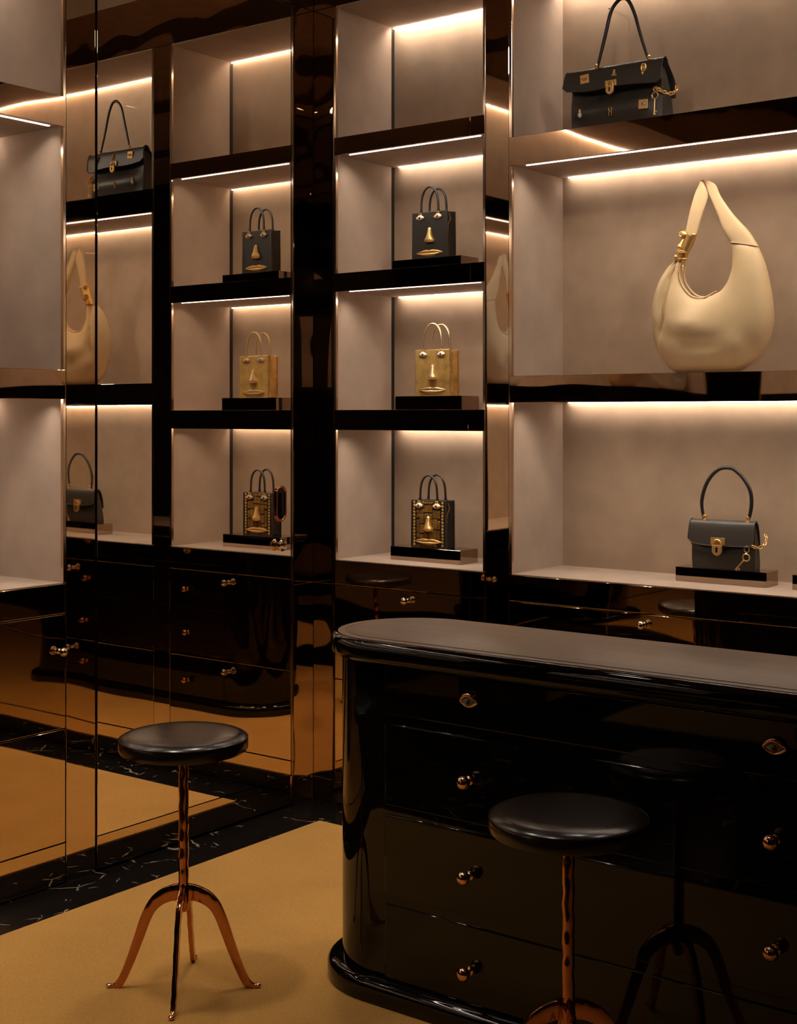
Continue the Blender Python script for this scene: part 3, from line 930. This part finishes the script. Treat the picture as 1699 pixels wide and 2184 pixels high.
def flap_bag(label, loc, W, H, D, FW, flap_z, sag, handle_x, handle_top, hr, soft, group=None):
    t = thing('flap_handbag', label, 'handbag', loc, 0)
    def yfr(x, z):
        k2 = z / H
        y = 0.006 + 0.012 * k2 ** 2
        y += soft * (0.022 * math.exp(-((k2 - 0.62) / 0.16) ** 2) - 0.022 * math.exp(-((k2 - 0.34) / 0.2) ** 2)) * cos(min(1, abs(x) / (W * 0.5)) * pi / 2) ** 0.7
        y += soft * 0.007 * sin(x * 34 + z * 22) * (1 - k2) * min(1.0, k2 * 4)
        return y
    def shell(u, v):
        a = 2 * pi * u; z = H * 0.93 * v
        cx, sy = cos(a), sin(a)
        X = math.copysign(abs(cx) ** 0.22, cx); q = math.copysign(abs(sy) ** 0.22, sy)
        hw = W / 2 * (1 - 0.02 * v + 0.03 * sin(pi * v))
        y0 = yfr(X * hw, z); y1 = D * (1 - 0.62 * (z / H) ** 1.2)
        y = (y0 + y1) / 2 + (y1 - y0) / 2 * q
        side = max(0.0, 1 - abs(q))
        x = X * hw * (1 - 0.075 * side * (0.3 + v))
        if v < 0.06: x *= 0.985 + 0.25 * v
        return (x, y, z)
    nu, nv = 112, 26
    g = G().grid(shell, nu, nv, closed_u=True)
    g.f.append(tuple(i * nv for i in range(nu))); g.f.append(tuple(i * nv + nv - 1 for i in range(nu - 1, -1, -1)))
    part('body', g, 'bag_leather', t, smooth=50, local=True)
    for x in (-W / 2 * 0.955, W / 2 * 0.955):
        gs = G().tube([(x * (1 - 0.02 * z / H + 0.03 * sin(pi * z / H)) , yfr(x, z) + 0.004, z) for z in [H * 0.9 * i / 14 for i in range(15)]], 0.0014, 6)
        part('seam_piping', gs, 'bag_smooth', t, smooth=60, local=True)
    # the flap: a leather sheet over the top and down the front
    rr = 0.021 if D > 0.1 else 0.018
    prof = catmull([(D * 0.80, H * 0.45, 0), (D * 0.74, H * 0.70, 0), (rr * 2.1, H - rr, 0), (rr * 1.6, H - 0.004, 0), (rr, H, 0), (rr * 0.4, H - 0.004, 0),
                    (0.001, H - rr, 0), (-0.003, H * 0.45 + flap_z * 0.5, 0), (-0.006, flap_z, 0)], 34)
    def fl(off):
        def fn(u, v):
            i = min(33, int(round(v * 33)))
            p = prof[i]
            q = prof[min(33, i + 1)] - prof[max(0, i - 1)]
            nrm = Vector((q.y, -q.x, 0)).normalized()
            x = (-1 + 2 * u)
            w = FW / 2 * (0.985 + 0.03 * max(0.0, v - 0.45))
            e = max(0.0, (v - 0.55) / 0.45)
            z = p.y - sag * (1 - x * x) * e + 0.012 * max(0.0, (abs(x) - 0.93) / 0.07) ** 2 * max(0.0, (v - 0.8) / 0.2) + soft * 0.004 * e * sin(x * 4.2 + 0.5) + soft * e * (-x) * 0.006
            return (x * w - soft * 0.008 * e, p.x + nrm.x * off - 0.003 * e * (1 - x * x), z + nrm.y * off)
        return fn
    a = G().grid(fl(0.0), 30, 34); b = G().grid(fl(0.0032), 30, 34)
    g = G().add(a.v, a.f).add(b.v, [tuple(reversed(q)) for q in b.f])
    n1 = 30 * 34
    bound = [i * 34 for i in range(30)] + [29 * 34 + j for j in range(1, 34)] + [i * 34 + 33 for i in range(28, -1, -1)] + [j for j in range(32, 0, -1)]
    for i in range(len(bound)):
        p, q = bound[i], bound[(i + 1) % len(bound)]
        g.f.append((p, q, q + n1, p + n1))
    fo = part('flap', g, 'bag_leather', t, smooth=50, local=True)
    fn = fl(0.0045)
    ed = [fn(0.0, v / 20) for v in range(9, 21)] + [fn(u / 20, 1.0) for u in range(1, 20)] + [fn(1.0, v / 20) for v in range(20, 8, -1)]
    part('flap_edging', G().tube(ed, 0.0016, 6), 'bag_edge', fo, smooth=60, local=True)
    # handle with gold posts
    hx0, hx1 = handle_x
    yh = rr
    zb = H * 0.985
    pts = [(hx0 + p[0] * (hx1 - hx0), yh, zb + p[1] * (handle_top - zb)) for p in hr]
    path = catmull(pts, 40)
    h = part('handle', G().tube(path, [0.0050 + 0.0018 * min(1, min(i, 39 - i) / 7) for i in range(40)], 12, flat=(1.0, 0.78), up=(0, 1, 0)), 'bag_smooth', t, smooth=60, local=True)
    for x in (hx0, hx1):
        pg = G().lathe([(0.013, zb - 0.001), (0.013, zb + 0.003), (0.006, zb + 0.005), (0.005, zb + 0.010), (0.0075, zb + 0.013), (0.0075, zb + 0.019), (0.004, zb + 0.022)], (x, yh, 0), 14)
        part('handle_post', pg, 'gold', h, smooth=45, local=True)
    return t, yfr, fn

def lock_parts(t, x, y, z, w=0.026, gold='gold', s=1.0):
    pl = part('lock_plate', G().box(x - w, x + w, y - 0.004, y, z - 0.012 * s, z + 0.012 * s), gold, t, 0.001, local=True, label='gold padlock clasp')
    part('shackle', G().tube([(x + 0.013 * s * cos(a * pi / 10), y - 0.008, z - 0.012 * s + 0.017 * s * sin(a * pi / 10)) for a in range(11)], 0.0036 * s, 8), gold, pl, smooth=60, local=True)
    pd = [(-0.018 * s, 0), (0.018 * s, 0), (0.018 * s, -0.024 * s), (0.011 * s, -0.033 * s), (0, -0.038 * s), (-0.011 * s, -0.033 * s), (-0.018 * s, -0.024 * s)]
    part('padlock', G().prism([(x + a, z - 0.012 * s + b) for a, b in pd], y - 0.013, y - 0.004), gold, pl, 0.0016, local=True)
    kh = G().prism([(x + 0.0042 * s * cos(a * pi / 6), z - 0.024 * s + 0.0042 * s * sin(a * pi / 6)) for a in range(12)], y - 0.0137, y - 0.012)
    kh.prism([(x - 0.002 * s, z - 0.026 * s), (x + 0.002 * s, z - 0.026 * s), (x + 0.0038 * s, z - 0.037 * s), (x - 0.0038 * s, z - 0.037 * s)][::-1], y - 0.0137, y - 0.012)
    part('keyhole', kh, 'pupil', pl, local=True)

# large black flap bag with gold ornaments on the high shelf
bigpath = [(0, 0), (0.075, 0.23), (0.18, 0.55), (0.28, 0.85), (0.42, 0.985), (0.53, 1.0), (0.62, 0.94), (0.73, 0.74), (0.86, 0.36), (1, 0)]
B1Y = 4.345
bag1, yf1, ff1 = flap_bag('large black leather flap bag covered in gold ornaments, on the high shelf', (-2.336, B1Y, 2.5565), 0.362, 0.228, 0.125, 0.386,
                          0.150, 0.004, (-0.078, 0.127), 0.462, bigpath, 1.0)
def flap_y(ff, x, FW, z):
    best = min((ff(x / FW + 0.5, v / 60) for v in range(33, 61)), key=lambda p: abs(p[2] - z))
    return best[1]
FWB = 0.386
lock_parts(bag1, -0.004, flap_y(ff1, 0, FWB, 0.162), 0.162, 0.022, s=0.85)
def plaque(t, x, y, z, w, h, deg=0):
    return part('ornament_plaque', xf(G().prism([(-w, -h), (w, -h), (w, h), (-w, h)], -0.004, 0.0), x, y, z, rot=radians(deg)), 'gold', t, 0.001, local=True, label='square gold ornament')
y = flap_y(ff1, -0.112, FWB, 0.192)
p1 = plaque(bag1, -0.112, y + 0.001, 0.192, 0.017, 0.016, -4)
part('plaque_relief', xf(lips_mesh(0.014, 0.006, 0.006), -0.112, y - 0.003, 0.192), 'gold', p1, smooth=60, local=True)
y = flap_y(ff1, 0.0, FWB, 0.197)
part('nose_ornament', xf(nose_mesh(0.0095, 0.026, 0.012), 0.005, y + 0.001, 0.184), 'gold', bag1, smooth=60, local=True, label='small gold nose ornament')
y = flap_y(ff1, 0.12, FWB, 0.195)
ear = part('ear_ornament', G().torus((0.121, y - 0.003, 0.198), 0.010, 0.0034, 18, 8, 'y', (0.85, 1.25)), 'gold', bag1, smooth=60, local=True, label='small gold ear ornament')
eg = G().ball((0.117, y - 0.003, 0.180), 0.006, 10, (0.8, 0.6, 1.1)); eg.torus((0.120, y - 0.003, 0.197), 0.005, 0.0022, 12, 6, 'y', (0.8, 1.2))
part('ear_fold', eg, 'gold', ear, smooth=60, local=True)
y = yf1(0.12, 0.07) - 0.001
p2 = plaque(bag1, 0.121, y, 0.071, 0.0175, 0.0165, 2)
eye_parts(p2, 0.121, y - 0.0045, 0.071, 0.013, 0.0065, 'iris_brown')
y = yf1(-0.01, 0.06) - 0.003
kh = G().torus((-0.008, y, 0.071), 0.0065, 0.0018, 14, 6, 'y')
kh.tube([(-0.0115, y, 0.065), (-0.0145, y, 0.049), (-0.0015, y, 0.049), (-0.0045, y, 0.065)], 0.0018, 6)
part('keyhole_ornament', kh, 'gold', bag1, smooth=60, local=True)
y = yf1(-0.13, 0.07) - 0.005
dp = part('drop_cap', G().lathe([(0.0, 0.0), (0.003, 0.0), (0.0055, 0.006), (0.003, 0.010), (0.005, 0.014), (0.0, 0.016)], (-0.130, y, 0.072), 12), 'gold', bag1, smooth=60, local=True)
part('pearl_drop', G().ball((-0.130, y, 0.065), 0.0085, 14, (0.9, 0.9, 1.15)), 'pearl', bag1, smooth=60, local=True, label='pearl drop ornament')
ch = chain_mesh([(0.160, 0.008, 0.122), (0.172, -0.008, 0.118), (0.188, 0.012, 0.108), (0.205, 0.035, 0.104), (0.214, 0.055, 0.120), (0.206, 0.07, 0.150)], 0.0072, 0.0021)
cpart = part('chain', ch, 'gold', bag1, smooth=60, local=True, label='gold chain with a key')
kg = key_mesh(0.166, -0.012, 0.095, 0.05, 0.066, 0.0115)
kg.torus((0.167, -0.008, 0.117), 0.008, 0.0016, 14, 6, 'y')
part('key', kg, 'gold', cpart, smooth=50, local=True)

# smaller black flap bag on its plinth
smallpath = [(0, 0), (-0.05, 0.15), (-0.075, 0.36), (0.0, 0.62), (0.14, 0.83), (0.33, 0.97), (0.5, 1.0), (0.68, 0.97), (0.88, 0.82), (1.03, 0.62), (1.075, 0.4), (1.05, 0.2), (1, 0.05), (0.98, 0)]
bag3, yf3, ff3 = flap_bag('black leather flap bag with tall round handle and dangling gold key, on a plinth', (-1.971, 4.437, 1.0245), 0.232, 0.162, 0.064, 0.236,
                          0.085, 0.008, (-0.070, 0.088), 0.345, smallpath, 0.35)
lock_parts(bag3, -0.008, flap_y(ff3, 0, 0.236, 0.094) , 0.094, 0.026, s=1.0)
ch = chain_mesh([(0.098, -0.004, 0.092), (0.112, 0.004, 0.080), (0.128, 0.022, 0.078), (0.140, 0.036, 0.090), (0.140, 0.045, 0.112), (0.130, 0.05, 0.125)], 0.0062, 0.0018)
cpart = part('chain', ch, 'gold', bag3, smooth=60, local=True, label='gold chain with a key')
kg = key_mesh(0.094, -0.014, 0.045, 0.72, 0.058, 0.0125)
kg.torus((0.094, -0.010, 0.072), 0.0105, 0.0017, 14, 6, 'y', (0.85, 1.0))
part('key', kg, 'gold', cpart, smooth=50, local=True)
part('strap_stud', G().ball((-0.117, 0.006, 0.08), 0.0035, 8), 'gold', bag3, smooth=60, local=True)

# ---- hobo bags
HO = [(-2.129, 2.094), (-2.158, 2.058), (-2.186, 2.008), (-2.203, 1.950), (-2.208, 1.890), (-2.203, 1.830), (-2.186, 1.778), (-2.156, 1.733), (-2.116, 1.703), (-2.070, 1.699), (-2.012, 1.699), (-1.955, 1.699), (-1.900, 1.702), (-1.856, 1.726), (-1.815, 1.761), (-1.790, 1.803), (-1.776, 1.857), (-1.776, 1.917), (-1.786, 1.990), (-1.803, 2.063), (-1.826, 2.121)]
HI = [(-2.097, 2.082), (-2.103, 2.055), (-2.104, 2.035), (-2.100, 2.016), (-2.093, 2.001), (-2.085, 1.990), (-2.075, 1.978), (-2.064, 1.968), (-2.052, 1.961), (-2.036, 1.957), (-2.015, 1.956), (-1.995, 1.963), (-1.975, 1.972), (-1.955, 1.980), (-1.942, 1.994), (-1.931, 2.010), (-1.923, 2.030), (-1.917, 2.052), (-1.915, 2.080), (-1.915, 2.110), (-1.922, 2.141)]
SO = [(-1.826, 2.121), (-1.855, 2.169), (-1.885, 2.203), (-1.915, 2.237), (-1.940, 2.272), (-1.961, 2.305), (-1.975, 2.338), (-1.992, 2.352), (-2.026, 2.362), (-2.037, 2.346), (-2.050, 2.325), (-2.062, 2.292), (-2.073, 2.255), (-2.082, 2.215), (-2.090, 2.175)]
SI = [(-1.922, 2.141), (-1.947, 2.180), (-1.956, 2.200), (-1.964, 2.225), (-1.975, 2.250), (-1.988, 2.280), (-2.003, 2.315), (-2.012, 2.340), (-2.020, 2.352), (-2.012, 2.334), (-2.004, 2.308), (-2.012, 2.277), (-2.022, 2.250), (-2.033, 2.218), (-2.046, 2.172)]

def hobo(label, loc, rz, leather, cx=-1.992, base=1.6995, s=1.0):
    t = thing('hobo_handbag', label, 'handbag', loc, rz)
    def conv(L): return [((a - cx) * s, (b - base) * s, 0) for a, b in L]
    n = 64; m = 28
    o = catmull(conv(HO), n); i_ = catmull(conv(HI), n)
    def fn(u, v):
        k2 = min(n - 1, int(round(u * (n - 1))))
        a, b = o[k2], i_[k2]
        ang = 2 * pi * v
        w = (b - a)
        wl = w.length
        e = sin(pi * u)
        th = s * (0.020 + 0.050 * e ** 0.7)
        c = cos(ang)
        q = 0.5 + 0.5 * c                      # 0 outer .. 1 inner
        p = a + w * q
        sn = sin(ang)
        prof = math.copysign(abs(sn) ** 0.85, sn) * (1.0 + 0.30 * (0.5 - q))
        y = th * prof
        # soft folds in the leather
        f1 = 0.022 * math.exp(-((p.x / s + 0.06 - 0.10 * (p.y / s - 0.16)) / 0.055) ** 2 - ((p.y / s - 0.155) / 0.045) ** 2)
        xx = p.x / s + 0.05; f2 = -0.020 * math.exp(-(xx / 0.11) ** 2 - ((p.y / s - 0.112 + 0.20 * xx - 1.2 * xx * xx) / 0.020) ** 2)
        f3 = 0.012 * math.exp(-((p.x / s - 0.12) / 0.05) ** 2 - ((p.y / s - 0.09) / 0.03) ** 2)
        f5 = -0.020 * math.exp(-((p.x / s - 0.165 ) / 0.03) ** 2 - ((p.y / s - 0.075) / 0.035) ** 2)
        crease = -0.028 * math.exp(-((p.x / s + 0.165 + 0.25 * max(0, 0.18 - p.y / s) - 0.22 * max(0, p.y / s - 0.24)) / 0.012) ** 2) * min(1, max(0, (p.y / s - 0.08) / 0.1))
        gath = 0.004 * sin(q * 22) * max(0.0, 1 - u / 0.25)
        if sn < 0: y -= s * (f1 + f2 + f3 + f5 + crease + gath) * min(1.0, abs(sn) * 1.6)
        else: y += s * 0.6 * (f1 + crease + gath) * min(1.0, abs(sn) * 1.6)
        return (p.x, y, max(p.y, 0.0))
    g = G().grid(fn, n, m, closed_v=True)
    g.f.append(tuple(range(m))); g.f.append(tuple((n - 1) * m + k2 for k2 in range(m - 1, -1, -1)))
    part('body', g, leather, t, smooth=70, local=True)
    # strap
    n2 = 56
    so = catmull(conv(SO), n2); si = catmull(conv(SI), n2)
    def fs(u, v):
        k2 = min(n2 - 1, int(round(u * (n2 - 1))))
        a, b = so[k2], si[k2]
        ang = 2 * pi * v; c = cos(ang); sn = sin(ang)
        p = a + (b - a) * (0.5 + 0.5 * math.copysign(abs(c) ** 0.5, c))
        th = s * (0.0065 + 0.016 * max(0.0, 1 - u / 0.32))
        y = th * math.copysign(abs(sn) ** 0.8, sn)
        hump = math.exp(-((u - 0.56) / 0.07) ** 2)
        tw = (u - 0.5) * 0.0
        return (p.x, y + s * (0.010 * hump * c), p.y)
    g = G().grid(fs, n2, 20, closed_v=True)
    g.f.append(tuple(range(20))); g.f.append(tuple((n2 - 1) * 20 + k2 for k2 in range(19, -1, -1)))
    st = part('strap', g, leather, t, smooth=60, local=True)
    sm = [fs(0.0, v / 20) for v in range(20)]
    part('strap_seam', G().tube(sm, 0.0022 * s, 6, closed=True), leather, st, smooth=60, local=True)
    # rim piping and zip
    rim = [(p.x, -0.016 * s, p.y + 0.002) for p in i_[4:40]]
    part('rim_piping', G().tube(rim, 0.0028 * s, 6), leather, t, smooth=60, local=True)
    rim2 = [(p.x + 0.004, 0.014 * s, p.y + 0.006) for p in i_[2:34]]
    part('rim_piping', G().tube(rim2, 0.0034 * s, 6), leather, t, smooth=60, local=True)
    # sculpted gold clasp
    A_ = [(-2.069, 2.176), (-2.075, 2.160), (-2.083, 2.142), (-2.092, 2.124), (-2.101, 2.106), (-2.110, 2.090)]
    cl = part('clasp', G().tube([(p[0], 0, p[1]) for p in catmull(conv(A_), 14) for p in [(p.x, p.y)]], [s * (0.0235 - 0.0042 * i / 13) for i in range(14)], 18, flat=(1.0, 0.85)), 'gold', t, smooth=60, local=True, label='sculpted gold face clasp')
    def lp(a, b): return ((a - cx) * s, (b - base) * s)
    x, z = lp(-2.089, 2.178); e = G().ball((x, -0.012 * s, z), 0.0145 * s, 14, (1.1, 0.8, 1.0))
    x2, z2 = lp(-2.094, 2.180); e.torus((x2, -0.020 * s, z2), 0.008 * s, 0.0022 * s, 16, 6, 'y')
    x, z = lp(-2.052, 2.176); e.ball((x, -0.010 * s, z), 0.010 * s, 12, (1, 0.8, 0.7))
    part('clasp_eye', e, 'gold', cl, smooth=60, local=True)
    x, z = lp(-2.102, 2.133); part('clasp_nose', xf(nose_mesh(0.011 * s, 0.034 * s, 0.020 * s), x, -0.012 * s, z, rot=0.42), 'gold', cl, smooth=60, local=True)
    x, z = lp(-2.098, 2.121); lpz = xf(lips_mesh(0.024 * s, 0.006 * s, 0.010 * s), x, -0.017 * s, z, rot=0.25)
    x, z = lp(-2.116, 2.104); lpz.ball((x, -0.014 * s, z), 0.0085 * s, 12, (1, 0.9, 1.0))
    lpz.torus((x + 0.012 * s, 0, z - 0.008 * s), 0.020 * s, 0.0032 * s, 18, 6, 'z', (1.0, 0.85))
    part('clasp_lips', lpz, 'gold', cl, smooth=60, local=True)
    x, z = lp(-2.096, 2.080)
    part('zip_charm', chain_mesh([(x, -0.006, z), (x + 0.002 * s, -0.010, z - 0.012), (x + 0.004 * s, -0.010, z - 0.04)], 0.0035 * s, 0.0011 * s), 'gold', cl, smooth=60, local=True)
    return t
hobo('cream leather hobo bag with sculpted gold clasp, on the wide middle shelf', (-1.992, 4.402, 1.6912), 0, 'cream')
hobo('white leather hobo bag in the left wall niche, visible only in the mirror strip', (-3.80, 2.60, 1.6992), pi / 2, 'white_leather')
hobo('cream leather hobo bag in the left wall niche, visible only as a reflection', (-3.80, 1.25, 1.6992), pi / 2, 'cream')
hobo('smaller white leather hobo bag beside a cream one, visible only as a reflection', (-3.80, 0.72, 1.6992), pi / 2, 'white_leather', s=0.9)

# clear acrylic hooks that hold the bag handles up
def hook(label, x, y, z0, ztop, arm, lean=0.0):
    g = G().box(x - 0.02, x + 0.02, y - 0.01, y + 0.06, z0, z0 + 0.004)
    g2 = G().tube(catmull([(x, y + 0.03, z0), (x, y + 0.03, z0 + (ztop - z0) * 0.5), (x, y + 0.03, ztop - 0.14), (x + lean, y + 0.03, ztop - 0.03), (x + lean, y + 0.026, ztop - 0.006), (x + lean, y + 0.006, ztop), (x + lean, y - arm, ztop)], 36), 0.0026, 8)
    t = thing('bag_hook', label, 'stand', (x, y, z0))
    part('foot_plate', g, 'acrylic', t, 0.001)
    part('hook_rod', g2, 'acrylic', t, smooth=60)
    return t
hook('clear acrylic hook holding up the handle of the large black flap bag', -2.37, 4.50, 2.5555, 2.995, 0.125)
hook('clear acrylic hook holding up the strap of the cream hobo bag', -1.965, 4.53, 1.6905, 2.330, 0.10, -0.075)
